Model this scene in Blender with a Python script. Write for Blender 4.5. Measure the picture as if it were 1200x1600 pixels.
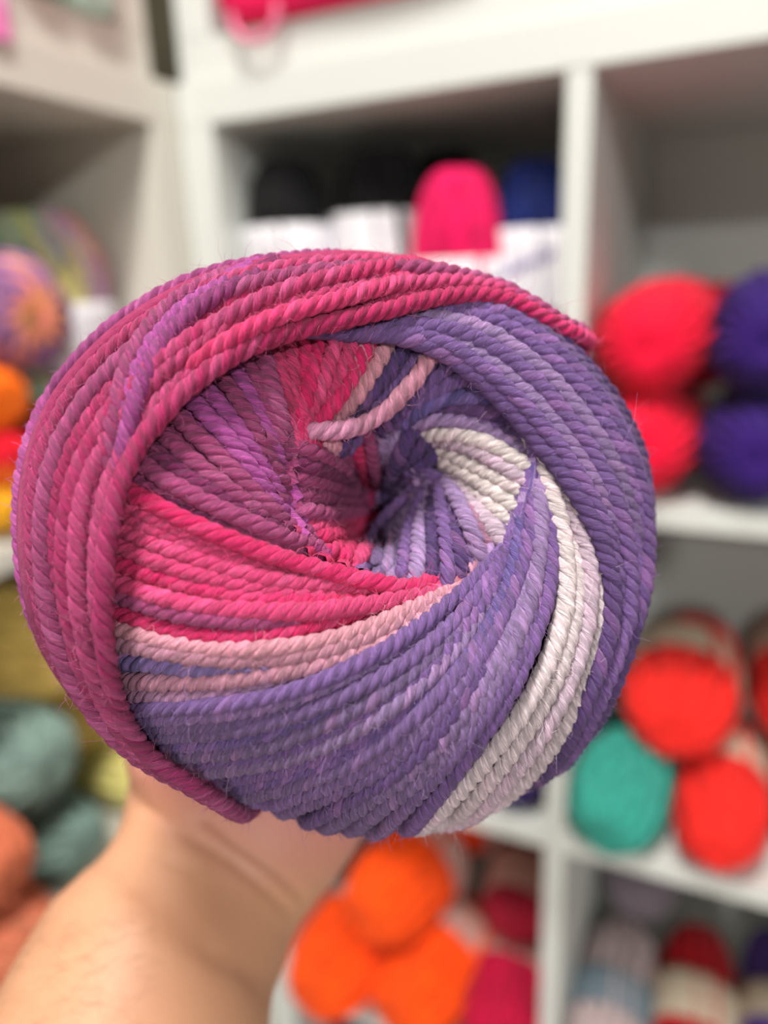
import bpy, bmesh, math, random
import numpy as np
from mathutils import Vector, Matrix, Quaternion

for o in list(bpy.data.objects):
    bpy.data.objects.remove(o, do_unlink=True)
SC = bpy.context.scene
COL = SC.collection
rng = np.random.default_rng(7)
random.seed(7)

# ------------------------------------------------------------------ camera
Z0 = 1.4608                                   # height of the underside of the lower units' top board
FPX = 1177.9                                  # focal length in pixels of the 1200 x 1600 frame
CAM = np.array([0.5157, -0.6507, -0.1498 + Z0])
CR = np.array([0.9060447, 0.42143239, -0.03844138])
CU = np.array([-0.08977503, 0.2801875, 0.95573815])
CF = np.array([-0.41354981, 0.86249041, -0.29169651])
cd = bpy.data.cameras.new('camera')
cam = bpy.data.objects.new('camera', cd)
COL.objects.link(cam)
cam.matrix_world = Matrix(((CR[0], CU[0], -CF[0], CAM[0]), (CR[1], CU[1], -CF[1], CAM[1]),
                           (CR[2], CU[2], -CF[2], CAM[2]), (0, 0, 0, 1)))
cd.sensor_fit = 'AUTO'
cd.sensor_width = 36.0
cd.lens = FPX * 36.0 / 1600.0
cd.clip_start = 0.005
cd.clip_end = 50
cd.dof.use_dof = True
cd.dof.focus_distance = 0.119
cd.dof.aperture_fstop = 6.4
SC.camera = cam

# ------------------------------------------------------------------ world and lamps
w = bpy.data.worlds.new('shop_surroundings')
SC.world = w
w.use_nodes = True
w.node_tree.nodes['Background'].inputs[0].default_value = (1.0, 0.98, 0.95, 1)
w.node_tree.nodes['Background'].inputs[1].default_value = 0.2
CEIL = 2.75
# ceiling lamps: (x, y, watts, colour)
LAMPS = [(0.42, -0.82, 33, (1.0, 0.965, 0.92)), (3.3, -3.2, 165, (1.0, 0.99, 0.97)), (0.75, -4.7, 120, (1.0, 0.985, 0.96))]
for lx, ly, pw, lc in LAMPS:
    ld = bpy.data.lights.new('ceiling_panel_light', 'AREA')
    ld.shape = 'RECTANGLE'
    ld.size = 0.16
    ld.size_y = 0.6
    ld.energy = pw
    ld.color = lc
    lo = bpy.data.objects.new('ceiling_panel_light', ld)
    lo.location = (lx, ly, CEIL - 0.075)
    COL.objects.link(lo)
SC.view_settings.view_transform = 'Standard'
SC.view_settings.look = 'None'
SC.view_settings.exposure = 0.19
SC.view_settings.gamma = 1.0
SC.view_settings.use_curve_mapping = False


# ------------------------------------------------------------------ helpers
def lin(c):
    return tuple(((v / 255) / 12.92 if v / 255 <= 0.04045 else ((v / 255 + 0.055) / 1.055) ** 2.4) for v in c)


def ray(px, py):
    return (px - 600) / FPX * CR - (py - 800) / FPX * CU + CF


def at_depth(px, py, z):
    return CAM + ray(px, py) * z


def on_axis(px, py, ax, val):
    """point seen at a pixel on the plane where world axis ax equals val"""
    d = ray(px, py)
    return CAM + d * ((val - CAM[ax]) / d[ax])


def tag(o, label=None, cat=None, group=None, kind=None):
    if label: o['label'] = label
    if cat: o['category'] = cat
    if group: o['group'] = group
    if kind: o['kind'] = kind
    return o


def empty(name, loc, rot=None):
    o = bpy.data.objects.new(name, None)
    o.empty_display_size = 0.02
    COL.objects.link(o)
    o.location = Vector(loc)
    if rot is not None:
        o.rotation_mode = 'QUATERNION'
        o.rotation_quaternion = rot
    return o


def link(name, me, mat=None, parent=None):
    o = bpy.data.objects.new(name, me)
    COL.objects.link(o)
    if mat is not None:
        if len(me.materials) == 0:
            me.materials.append(mat)
        o.material_slots[0].link = 'OBJECT'
        o.material_slots[0].material = mat
    if parent is not None:
        o.parent = parent
    return o


def mesh_np(name, V, Fq, smooth=True, col=None, uv=None):
    """V (n,3); Fq (m,4) or (m,3) index array"""
    V = np.asarray(V, np.float32)
    Fq = np.asarray(Fq, np.int32)
    me = bpy.data.meshes.new(name)
    k = Fq.shape[1]
    me.vertices.add(len(V))
    me.vertices.foreach_set('co', V.ravel())
    me.loops.add(Fq.size)
    me.loops.foreach_set('vertex_index', Fq.ravel())
    me.polygons.add(len(Fq))
    me.polygons.foreach_set('loop_start', np.arange(0, Fq.size, k, dtype=np.int32))
    me.polygons.foreach_set('loop_total', np.full(len(Fq), k, np.int32))
    if smooth:
        me.polygons.foreach_set('use_smooth', np.ones(len(Fq), bool))
    if col is not None:
        a = me.attributes.new('Col', 'FLOAT_COLOR', 'POINT')
        c4 = np.ones((len(V), 4), np.float32)
        c4[:, :3] = col
        a.data.foreach_set('color', c4.ravel())
    if uv is not None:
        u = me.uv_layers.new(name='UVMap')
        u.data.foreach_set('uv', np.asarray(uv, np.float32)[Fq.ravel()].ravel())
    me.update(calc_edges=True)
    return me


def grid_faces(nr, nc, wrap=True, base=0):
    """faces of nr rings of nc points"""
    i = np.arange(nr - 1)[:, None]
    j = np.arange(nc if wrap else nc - 1)[None]
    j2 = (j + 1) % nc
    f = np.stack([i * nc + j, i * nc + j2, (i + 1) * nc + j2, (i + 1) * nc + j], -1).reshape(-1, 4)
    return f + base


def bm_mesh(name, bm, smooth=False):
    me = bpy.data.meshes.new(name)
    bm.to_mesh(me)
    bm.free()
    if smooth:
        for p in me.polygons: p.use_smooth = True
    return me


def box_mesh(name, lo, hi, bevel=0.0012):
    bm = bmesh.new()
    bmesh.ops.create_cube(bm, size=1)
    for v in bm.verts:
        v.co = Vector([(lo[i] + hi[i]) / 2 + v.co[i] * (hi[i] - lo[i]) for i in range(3)])
    if bevel:
        bmesh.ops.bevel(bm, geom=list(bm.edges), offset=bevel, segments=2, affect='EDGES', profile=0.5)
    return bm_mesh(name, bm)


# ------------------------------------------------------------------ materials
def new_mat(name):
    m = bpy.data.materials.new(name)
    m.use_nodes = True
    nt = m.node_tree
    return m, nt, nt.nodes['Principled BSDF']


def plain(name, rgb, rough=0.5, var=0.05, scale=40, bump=0.0, spec=0.4):
    m, nt, b = new_mat(name)
    tc = nt.nodes.new('ShaderNodeTexCoord')
    n = nt.nodes.new('ShaderNodeTexNoise')
    n.inputs['Scale'].default_value = scale
    n.inputs['Detail'].default_value = 4
    nt.links.new(tc.outputs['Object'], n.inputs['Vector'])
    mx = nt.nodes.new('ShaderNodeMix')
    mx.data_type = 'RGBA'
    c = lin(rgb)
    mx.inputs[6].default_value = tuple(v * (1 - var) for v in c) + (1,)
    mx.inputs[7].default_value = tuple(min(1, v * (1 + var)) for v in c) + (1,)
    nt.links.new(n.outputs['Fac'], mx.inputs[0])
    nt.links.new(mx.outputs[2], b.inputs['Base Color'])
    b.inputs['Roughness'].default_value = rough
    b.inputs['Specular IOR Level'].default_value = spec
    if bump:
        bp = nt.nodes.new('ShaderNodeBump')
        bp.inputs['Strength'].default_value = bump
        bp.inputs['Distance'].default_value = 0.001
        nt.links.new(n.outputs['Fac'], bp.inputs['Height'])
        nt.links.new(bp.outputs[0], b.inputs['Normal'])
    return m


YM = {}


def yarn_mat(rgb=None, fine=False):
    """woolly yarn: colour attribute times dye colour, fibre grain along the strand, sheen"""
    key = (rgb, fine)
    if key in YM: return YM[key]
    m, nt, b = new_mat('yarn_wool')
    at = nt.nodes.new('ShaderNodeAttribute')
    at.attribute_name = 'Col'
    mul = nt.nodes.new('ShaderNodeMix')
    mul.data_type = 'RGBA'
    mul.blend_type = 'MULTIPLY'
    mul.inputs[0].default_value = 1
    mul.inputs[7].default_value = (lin(rgb) if rgb else (1, 1, 1)) + (1,)
    nt.links.new(at.outputs['Color'], mul.inputs[6])
    uv = nt.nodes.new('ShaderNodeUVMap')
    mp = nt.nodes.new('ShaderNodeMapping')
    mp.inputs['Scale'].default_value = (0.55, 16, 1) if fine else (0.1, 8, 1)
    nt.links.new(uv.outputs[0], mp.inputs[0])
    n = nt.nodes.new('ShaderNodeTexNoise')
    n.inputs['Scale'].default_value = 1.0
    n.inputs['Detail'].default_value = 5
    n.inputs['Roughness'].default_value = 0.65
    nt.links.new(mp.outputs[0], n.inputs['Vector'])
    rmp = nt.nodes.new('ShaderNodeMapRange')
    rmp.inputs[1].default_value = 0.34
    rmp.inputs[2].default_value = 0.66
    rmp.inputs[3].default_value = 0.6 if fine else 0.75
    rmp.inputs[4].default_value = 1.45 if fine else 1.25
    nt.links.new(n.outputs['Fac'], rmp.inputs[0])
    mul2 = nt.nodes.new('ShaderNodeMix')
    mul2.data_type = 'RGBA'
    mul2.blend_type = 'MULTIPLY'
    mul2.inputs[0].default_value = 1
    nt.links.new(mul.outputs[2], mul2.inputs[6])
    nt.links.new(rmp.outputs[0], mul2.inputs[7])
    nt.links.new(mul2.outputs[2], b.inputs['Base Color'])
    b.inputs['Roughness'].default_value = 0.85
    b.inputs['Specular IOR Level'].default_value = 0.25
    b.inputs['Sheen Weight'].default_value = 0.28 if fine else 0.08
    b.inputs['Sheen Roughness'].default_value = 0.45
    bp = nt.nodes.new('ShaderNodeBump')
    bp.inputs['Strength'].default_value = 0.9
    bp.inputs['Distance'].default_value = 0.0006 if fine else 0.001
    nt.links.new(n.outputs['Fac'], bp.inputs['Height'])
    nt.links.new(bp.outputs[0], b.inputs['Normal'])
    if fine:
        wt = nt.nodes.new('ShaderNodeMix')
        wt.data_type = 'RGBA'
        wt.inputs[0].default_value = 0.35
        wt.inputs[7].default_value = (1, 0.95, 0.97, 1)
        nt.links.new(mul2.outputs[2], wt.inputs[6])
        nt.links.new(wt.outputs[2], b.inputs['Sheen Tint'])
    YM[key] = m
    return m


M_WHITE = plain('white_melamine', (207, 210, 205), 0.42, 0.015, 6)
M_CREAM = plain('cream_melamine', (206, 203, 192), 0.45, 0.015, 6)
M_WALL = plain('olive_wall_paint', (96, 92, 74), 0.8, 0.02, 8, 0.1)
M_WALLD = plain('umber_wall_paint', (128, 112, 100), 0.85, 0.03, 8, 0.1)
M_FLOOR = plain('grey_vinyl', (150, 142, 134), 0.6, 0.06, 5)
M_CEIL = plain('white_ceiling_paint', (235, 233, 228), 0.9, 0.02, 10)
M_PAPER = plain('white_label_paper', (228, 226, 232), 0.55, 0.03, 60)
M_BEIGE = plain('beige_label_paper', (196, 180, 158), 0.6, 0.05, 60)
M_GREYL = plain('slate_label_paper', (104, 120, 130), 0.6, 0.05, 60)
M_ROSEL = plain('rose_label_paper', (190, 150, 140), 0.6, 0.05, 60)
M_INK = plain('violet_print', (92, 74, 146), 0.6, 0.05, 60)


# ------------------------------------------------------------------ the room
def struct(name, lo, hi, m):
    return tag(link(name, box_mesh(name, lo, hi, 0), m), kind='structure')


struct('floor', (-0.6, -5.4, -0.05), (4.2, 0.55, 0.0), M_FLOOR)
struct('wall_back', (-0.6, 0.405, 0), (4.2, 0.5, CEIL), M_WALL)
struct('wall_left', (-0.6, -5.4, 0), (-0.405, 0.405, CEIL), M_WALLD)
struct('ceiling', (-0.6, -5.4, CEIL), (4.2, 0.5, CEIL + 0.06), M_CEIL)
m_em, nt_, b_ = new_mat('lamp_diffuser')
b_.inputs['Emission Color'].default_value = (1, 0.96, 0.9, 1)
b_.inputs['Emission Strength'].default_value = 6
for i, (lx, ly, pw, lc) in enumerate(LAMPS):
    e = empty('ceiling_lamp', (lx, ly, CEIL))
    tag(e, ['white ceiling panel lamp nearest the shelving units, above the arm', 'white ceiling panel lamp farther away on the right',
            'white ceiling panel lamp farthest away, on the left'][i], 'lamp', 'ceiling panel lamps')
    link('lamp_frame', box_mesh('lamp_frame', (-0.11, -0.35, -0.05), (0.11, 0.35, -0.001), 0.003), M_WHITE, e)
    link('diffuser', box_mesh('diffuser', (-0.085, -0.31, -0.062), (0.085, 0.31, -0.0505), 0.002), m_em, e)

# ------------------------------------------------------------------ shelving units
T, TI, WC, HC, PIT, DEP = 0.038, 0.0203, 0.335, 0.3404, 0.3607, 0.39
FL = [-0.3404 + Z0, -0.7011 + Z0, -1.0618 + Z0, -1.4225 + Z0]     # shelf top surfaces of rows A..D


def shelf_unit(name, label, mat, ncol, conv, back=False):
    """conv(a, d, z): a = run along the front, d = depth behind the front"""
    e = empty(name, conv(0, 0, 0))
    tag(e, label, 'shelf unit', 'cube shelving units')
    org = Vector(conv(0, 0, 0))

    def part(nm, a0, a1, d0, d1, z0, z1):
        p = Vector(conv(a0, d0, z0)) - org
        q = Vector(conv(a1, d1, z1)) - org
        lo = [min(p[i], q[i]) for i in range(3)]
        hi = [max(p[i], q[i]) for i in range(3)]
        link(nm, box_mesh(nm, lo, hi), mat, e)
    W = 2 * T + ncol * WC + (ncol - 1) * TI
    part('top_board', 0, W, 0, DEP, Z0, Z0 + T)
    part('bottom_board', 0, W, 0, DEP, 0.0, T)
    part('side_panel', 0, T, 0, DEP, T, Z0)
    part('side_panel', W - T, W, 0, DEP, T, Z0)
    for c in range(1, ncol):
        a = T + c * WC + (c - 1) * TI
        part('divider', a, a + TI, 0.001, DEP, T, Z0)
    for c in range(ncol):
        a = T + c * (WC + TI)
        if back:
            part('back_panel', a, a + WC, DEP - 0.004, DEP, T, Z0)
        for z in FL[:3]:
            part('shelf_board', a, a + WC, 0.001, DEP - 0.004, z - TI, z)
    return e


shelf_unit('shelf_unit', 'white cube shelving unit facing the camera behind the held yarn cake', M_WHITE, 3,
           lambda a, d, z: (a, d, z), True)
shelf_unit('shelf_unit', 'cream white cube shelving unit on the left, set at right angles in the corner', M_CREAM, 2,
           lambda a, d, z: (-d, -a, z))


def upper_unit(label, mat, conv, W):
    e = empty('upper_shelf', conv(0, 0, 0))
    tag(e, label, 'shelf unit', 'upper shelving units')
    org = Vector(conv(0, 0, 0))

    def part(nm, a0, a1, d0, d1, z0, z1):
        p = Vector(conv(a0, d0, z0)) - org
        q = Vector(conv(a1, d1, z1)) - org
        link(nm, box_mesh(nm, [min(p[i], q[i]) for i in range(3)], [max(p[i], q[i]) for i in range(3)]), mat, e)
    B = Z0 + T
    part('base_board', 0, W, 0, DEP - 0.01, B, B + 0.036)
    part('side_panel', 0, T, 0, DEP - 0.01, B + 0.036, B + 0.42)
    part('side_panel', W - T, W, 0, DEP - 0.01, B + 0.036, B + 0.42)
    part('top_board', 0, W, 0, DEP - 0.01, B + 0.42, B + 0.458)


upper_unit('white upper shelf above the black, pink and blue skeins, set a little back', M_WHITE,
           lambda a, d, z: (0.004 + a, 0.006 + d, z), 1.1)
upper_unit('cream upper shelf in the left corner, ending at the dark gap', M_CREAM,
           lambda a, d, z: (-0.006 - d, -0.024 - a, z), 0.76)


# ------------------------------------------------------------------ background yarn
def skein_profile(L, r, t, hole=0.16, sq=0.62):
    """t in 0..1 from the lower to the upper pole -> (radius, z)"""
    ph = np.pi * t
    s, c = np.sin(ph), -np.cos(ph)
    rad = r * np.maximum(np.abs(s) ** sq, 0)
    z = L / 2 * np.sign(c) * np.abs(c) ** 0.85
    k = np.clip(1 - rad / (r * 0.42), 0, 1)
    z = z * (1 - 0.10 * k ** 1.3 * (r / (L / 2)) * 1.6)
    rad = np.maximum(rad, r * hole * 0.25)
    return rad, z


WM = {}


def wound_mesh(L, r, n=44, swirl=0.7, seed=0, stops=None, sq=0.62):
    key = (L, r, n, swirl, seed, repr(stops), sq)
    if key in WM: return WM[key]
    g = np.random.default_rng(seed)
    ns, k = 30, 5
    t = np.linspace(0.012, 0.988, ns)
    rad, z = skein_profile(L, r, t, sq=sq)
    tr = np.pi * r / n * 1.35
    V, Fc, Cc, UV = [], [], [], []
    lump = g.uniform(0, 6.28, 4)

    def lumpf(a, tt):
        return 1 + 0.045 * np.sin(2 * a + lump[0] + 2 * tt) + 0.03 * np.sin(3 * a + lump[1] + 5 * tt) + 0.02 * np.sin(5 * a + lump[2])
    base = 0
    for j in range(n):
        sg = 1 if j % 3 else -0.6
        a = 2 * np.pi * j / n + sg * swirl * (t - 0.5) * 2 + g.normal(0, 0.03)
        off = (0.0 if j % 3 else tr * 0.9) + g.normal(0, tr * 0.15)
        rr = rad * lumpf(a, t) - tr * 0.8 + off
        rr = np.maximum(rr, 0.0005)
        P = np.stack([rr * np.cos(a), rr * np.sin(a), z], 1)
        Tn = np.gradient(P, axis=0)
        Tn /= np.linalg.norm(Tn, axis=1)[:, None]
        N = np.stack([np.cos(a), np.sin(a), 0.001 * a], 1) + 0.8 * np.stack([0 * z, 0 * z, z / (L / 2) * np.abs(z / (L / 2))], 1)
        B = np.cross(Tn, N)
        B /= np.linalg.norm(B, axis=1)[:, None] + 1e-9
        N = np.cross(B, Tn)
        ph = np.arange(k) * 2 * np.pi / k
        ring = P[:, None] + tr * (np.cos(ph)[None, :, None] * N[:, None] + np.sin(ph)[None, :, None] * B[:, None])
        V.append(ring.reshape(-1, 3))
        Fc.append(grid_faces(ns, k, True, base))
        base += ns * k
        tint = g.uniform(0.82, 1.12)
        if stops:
            f = (j / n * len(stops)) % len(stops)
            i0 = int(f)
            mixf = np.clip((f - i0) * 2 - 0.5, 0, 1)
            c = np.array(lin(stops[i0])) * (1 - mixf) + np.array(lin(stops[(i0 + 1) % len(stops)])) * mixf
        else:
            c = np.ones(3)
        Cc.append(np.repeat((c * tint)[None], ns * k, 0))
        uu = np.repeat(np.linspace(0, L * 1000, ns)[:, None], k, 1)
        vv = np.repeat((ph / 6.283)[None], ns, 0)
        UV.append(np.stack([uu.ravel(), vv.ravel() + j * 3.1], 1))
    # solid core below the strands
    kc = 28
    a = np.arange(kc) * 2 * np.pi / kc
    rc = np.maximum(rad - tr * 1.2, 0.0004)
    ring = np.stack([rc[:, None] * np.cos(a)[None] * lumpf(a[None], t[:, None]), rc[:, None] * np.sin(a)[None] * lumpf(a[None], t[:, None]),
                     np.repeat(z[:, None] * 0.97, kc, 1)], -1)
    V.append(ring.reshape(-1, 3))
    Fc.append(grid_faces(ns, kc, True, base))
    cc = np.mean([c_[0] for c_ in Cc], 0) * 0.8
    Cc.append(np.repeat(cc[None], ns * kc, 0))
    UV.append(np.zeros((ns * kc, 2)))
    me = mesh_np('yarn_wraps', np.concatenate(V), np.concatenate(Fc), True, np.concatenate(Cc), np.concatenate(UV))
    WM[key] = me
    return me


def band_mesh(L, r, z0, z1, sq=0.62):
    """paper sleeve round a skein between two heights (fractions of the half length), with thickness"""
    t = np.linspace(0.012, 0.988, 200)
    rad, z = skein_profile(L, r, t, sq=sq)
    zz = np.linspace(z0 * L / 2, z1 * L / 2, 7)
    rr = np.interp(zz, z, rad) * 1.10 + 0.0018
    k = 48
    a = np.arange(k) * 2 * np.pi / k
    prof = [(x, y) for x, y in zip(rr, zz)] + [(x - 0.0007, y) for x, y in zip(rr[::-1], zz[::-1])]
    prof.append(prof[0])
    P = np.array(prof)
    wob = 1 + 0.02 * np.sin(2 * a + 1) + 0.012 * np.sin(5 * a)
    V = np.stack([P[:, 0][:, None] * np.cos(a) * wob, P[:, 0][:, None] * np.sin(a) * wob, np.repeat(P[:, 1][:, None], k, 1)], -1)
    return mesh_np('label_band', V.reshape(-1, 3), grid_faces(len(P), k), True)


def rot_to(axis, roll=0.0):
    q = Vector((0, 0, 1)).rotation_difference(Vector(axis).normalized())
    return q @ Quaternion((0, 0, 1), roll)


def skein(label, rgb, loc, axis=(0, 0, 1), L=0.2, r=0.04, band=None, band_mat=None, group=None, roll=0.0,
          seed=0, stops=None, n=44, swirl=0.7, name='yarn_skein', cat='yarn skein', sq=0.62):
    """thing: Empty > yarn_wraps, label_band"""
    e = empty(name, loc, rot_to(axis, roll))
    tag(e, label, cat, group)
    link('yarn_wraps', wound_mesh(L, r, n, swirl, seed % 3, stops, sq), yarn_mat(rgb if rgb else None), e)
    if band:
        link('label_band', band_mesh(L, r, band[0], band[1], sq), band_mat or M_PAPER, e)
    return e


UP = (0, 0, 1)
BLK, HOT, NAVY = (5, 5, 8), (232, 10, 96), (12, 34, 104)
RED, PUR, COR, TEA = (238, 8, 56), (52, 20, 110), (244, 42, 34), (54, 158, 142)
ORA, CRI, CRM = (255, 84, 4), (196, 4, 62), (214, 6, 70)

# right unit, top row, left cell: skeins standing on a lower tier of lying ones
GA = 'skeins standing in the cell behind the yarn cake'
skein('black skein with white label, leftmost of the standing skeins', BLK, (0.079, 0.062, Z0 - 0.130), UP, 0.2, 0.0395, (-0.35, 0.38), M_PAPER, GA, seed=1, sq=0.45)
skein('black skein with white label, second from the left side panel', BLK, (0.167, 0.098, Z0 - 0.126), UP, 0.2, 0.0465, (-0.35, 0.42), M_PAPER, GA, seed=2, sq=0.45)
skein('black skein mostly hidden behind the hot pink standing skein', BLK, (0.207, 0.185, Z0 - 0.122), UP, 0.2, 0.038, (-0.3, 0.3), M_PAPER, GA, seed=0, sq=0.45)
skein('hot pink skein with white label standing between black and blue ones', HOT, (0.268, 0.045, Z0 - 0.158), UP, 0.2, 0.0385, (-0.4, 0.25), M_PAPER, GA, seed=2, sq=0.5)
bl = skein('navy blue skein with white label standing against the white divider', NAVY, (0.3325, 0.078, Z0 - 0.152), UP, 0.2, 0.036, (-0.28, 0.43), M_PAPER, GA, seed=1, sq=0.5)
# slanted violet lettering strokes on the blue skein's label (unreadable in the photograph)
lb = [c for c in bl.children if c.name.startswith('label_band')][0]
bm = bmesh.new()
for i in range(9):
    a0 = math.radians(-138 + i * 9.5)
    zc = -0.004 + i * 0.0024
    hgt = [0.012, 0.009, 0.009, 0.013, 0.008, 0.010, 0.008, 0.013, 0.009][i]
    R0 = 0.0424
    vs = []
    for da, dz in ((0, 0), (0.09, 0.001), (0.14, hgt), (0.05, hgt - 0.001)):
        vs.append(bm.verts.new((R0 * math.cos(a0 + da), R0 * math.sin(a0 + da), zc + dz)))
    bm.faces.new(vs)
    vs2 = []
    for da, dz in ((0.07, 0.003), (0.155, 0.0045), (0.155, 0.0062), (0.07, 0.0048)):
        vs2.append(bm.verts.new((R0 * math.cos(a0 + da), R0 * math.sin(a0 + da), zc + dz)))
    bm.faces.new(vs2)
link('label_print', bm_mesh('label_print', bm), M_INK, lb)
for x, c, nm in ((0.092, BLK, 'black'), (0.204, HOT, 'hot pink'), (0.316, NAVY, 'navy blue')):
    skein(nm + ' skein lying flat under the standing skeins', c, (x, 0.115, FL[0] + 0.0415), (0, 1, 0), 0.2, 0.038, (-0.3, 0.3), M_PAPER,
          'skeins lying under the standing ones', seed=1)

# right unit, top row, right cell: end-on red and purple skeins
GB = 'red skeins stacked end on'
skein('scarlet skein lying end on at the bottom of the red stack', RED, (0.4435, 0.085, FL[0] + 0.0475), (0.03, 1, 0), 0.2, 0.0475, None, None, GB, seed=1, n=60)
skein('scarlet skein lying end on, upper one of the red stack in front', RED, (0.4445, 0.085, FL[0] + 0.136), (-0.02, 1, 0.02), 0.2, 0.0485, None, None, GB, seed=2, n=60)
skein('scarlet skein peeking over the top at the back of the red stack', RED, (0.478, 0.245, FL[0] + 0.125), (0.3, 1, 0.0), 0.12, 0.05, None, None, GB, seed=0, n=60)
GP = 'purple skeins stacked end on'
skein('dark purple skein lying end on upon the shelf, dark hole showing', PUR, (0.534, 0.085, FL[0] + 0.0485), (0.0, 1, 0), 0.2, 0.0485, None, None, GP, seed=2, n=60)
skein('dark purple skein lying end on, on top of the other purple one', PUR, (0.535, 0.085, FL[0] + 0.139), (0.04, 1, 0.02), 0.2, 0.0485, None, None, GP, seed=1, n=60)

# right unit, middle row, right cell
GC = 'coral red skeins with beige labels'
skein('teal ball of yarn on the shelf beside the white divider', TEA, (0.4425, 0.038, FL[1] + 0.045), (0.15, 1, 0.25), 0.12, 0.0455, None, None, None, seed=0, n=40, swirl=1.1, name='yarn_ball', cat='yarn ball')
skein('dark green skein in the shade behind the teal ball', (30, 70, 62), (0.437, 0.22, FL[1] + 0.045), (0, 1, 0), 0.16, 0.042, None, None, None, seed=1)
skein('coral red skein lying on the shelf right of the teal ball', COR, (0.534, 0.085, FL[1] + 0.0425), (0.0, 1, 0), 0.2, 0.0425, (-0.1, 0.45), M_BEIGE, GC, seed=1, n=40)
skein('coral red skein with beige label resting on top of teal and coral ones', COR, (0.488, 0.135, FL[1] + 0.128), (0.02, 1, 0.02), 0.2, 0.052, (-0.25, 0.3), M_BEIGE, GC, seed=2, n=40)
skein('coral red skein with beige label at the right picture edge', COR, (0.603, 0.20, FL[1] + 0.122), (0.0, 1, 0.0), 0.2, 0.05, (-0.25, 0.3), M_BEIGE, GC, seed=0, n=40)
skein('coral red skein on the shelf below the one at the right picture edge', (214, 22, 22), (0.622, 0.135, FL[1] + 0.0425), (0.0, 1, 0), 0.2, 0.0425, (-0.1, 0.45), M_BEIGE, GC, seed=1, n=40)
# middle row, left cell
skein('deep violet skein showing below the yarn cake, left of the divider', (46, 22, 100), (0.332, 0.085, FL[1] + 0.039), (0, 1, 0), 0.16, 0.038, None, None, None, seed=0)

# right unit, third row, left cell: oranges
GO = 'bright orange skeins'
skein('orange skein lying end on, left one of the lower two', ORA, (0.107, 0.045, FL[2] + 0.062), (0.10, 1, -0.02), 0.19, 0.060, (0.1, 0.6), M_ROSEL, GO, seed=1, n=48)
skein('orange skein lying end on, right one of the lower two', ORA, (0.2265, 0.062, FL[2] + 0.0615), (0.20, 1, 0.0), 0.19, 0.059, (0.05, 0.6), M_ROSEL, GO, seed=2, n=48)
skein('orange skein resting on top of the lower two orange ones', ORA, (0.178, 0.085, FL[2] + 0.163), (0.22, 1, -0.02), 0.18, 0.058, (0.15, 0.65), M_ROSEL, GO, seed=0, n=48)
skein('orange skein with rose label far back under the white shelf', (226, 62, 6), (0.236, 0.235, FL[2] + 0.185), (0.35, 1, 0.0), 0.16, 0.05, (-0.75, 0.1), M_ROSEL, GO, seed=1, n=48)
GK = 'crimson skeins'
skein('crimson pink skein with rose label lying against the divider', CRI, (0.323, 0.06, FL[2] + 0.062), (0.0, 1, 0.10), 0.19, 0.047, (0.12, 0.55), M_ROSEL, GK, seed=1)
skein('dark crimson skein with rose label stacked above the crimson pink one', (150, 6, 40), (0.323, 0.155, FL[2] + 0.16), (0.0, 1, 0.05), 0.19, 0.046, (-0.7, -0.1), M_ROSEL, GK, seed=2)

# third row, right cell
GR = 'labelled skeins in the lower right cell'
skein('pinkish grey skein with slate blue label beside the divider', (196, 176, 176), (0.4415, 0.10, FL[2] + 0.048), (0.0, 1, 0.1), 0.22, 0.046, (-0.32, 0.14), M_GREYL, GR, seed=1)
skein('dark grey lilac skein in the shade behind the slate labelled one', (120, 108, 116), (0.455, 0.27, FL[2] + 0.115), (0.1, 1, 0), 0.14, 0.045, None, None, GR, seed=2)
skein('deep red skein with beige label between grey and violet skeins', (184, 8, 26), (0.533, 0.13, FL[2] + 0.05), (0.0, 1, 0.08), 0.22, 0.0455, (-0.42, 0.14), M_BEIGE, GR, seed=0)
skein('violet skein with beige label at the lower right corner', (92, 62, 148), (0.629, 0.165, FL[2] + 0.05), (0.0, 1, 0.08), 0.22, 0.0485, (-0.4, 0.0), M_BEIGE, GR, seed=1)
# bottom row, left cell: navy skeins piled up to just below the board
for i in range(3):
    skein(['navy skein at the bottom of the pile under the oranges', 'navy skein in the middle of the pile under the oranges',
           'navy skein topmost of the pile, just below the board under the oranges'][i], (16, 22, 74), (0.115, 0.12, FL[3] + 0.052 + i * 0.104), (0, 1, 0), 0.2, 0.05,
          None, None, 'navy skeins in the bottom row', seed=i)

# left unit, top row
RB = [(166, 206, 130), (140, 200, 166), (150, 164, 186), (240, 232, 150), (196, 156, 196), (240, 136, 76), (170, 210, 126)]
skein('rainbow green, teal and yellow yarn cake with white label, standing at the back', None, (-0.105, -0.098, FL[0] + 0.178), UP, 0.17, 0.054, (-0.65, 0.05), M_PAPER,
      None, roll=3.3, seed=1, stops=RB, n=42, swirl=1.6, name='yarn_cake', cat='yarn cake', sq=0.5)
skein('peach and brown yarn cake lying below the rainbow one', None, (-0.115, -0.098, FL[0] + 0.046), (1, 0, 0), 0.16, 0.046, None, None,
      None, seed=2, stops=[(214, 120, 84), (222, 130, 104), (160, 104, 40), (196, 116, 70)], n=40, swirl=1.2, name='yarn_cake', cat='yarn cake')
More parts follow.
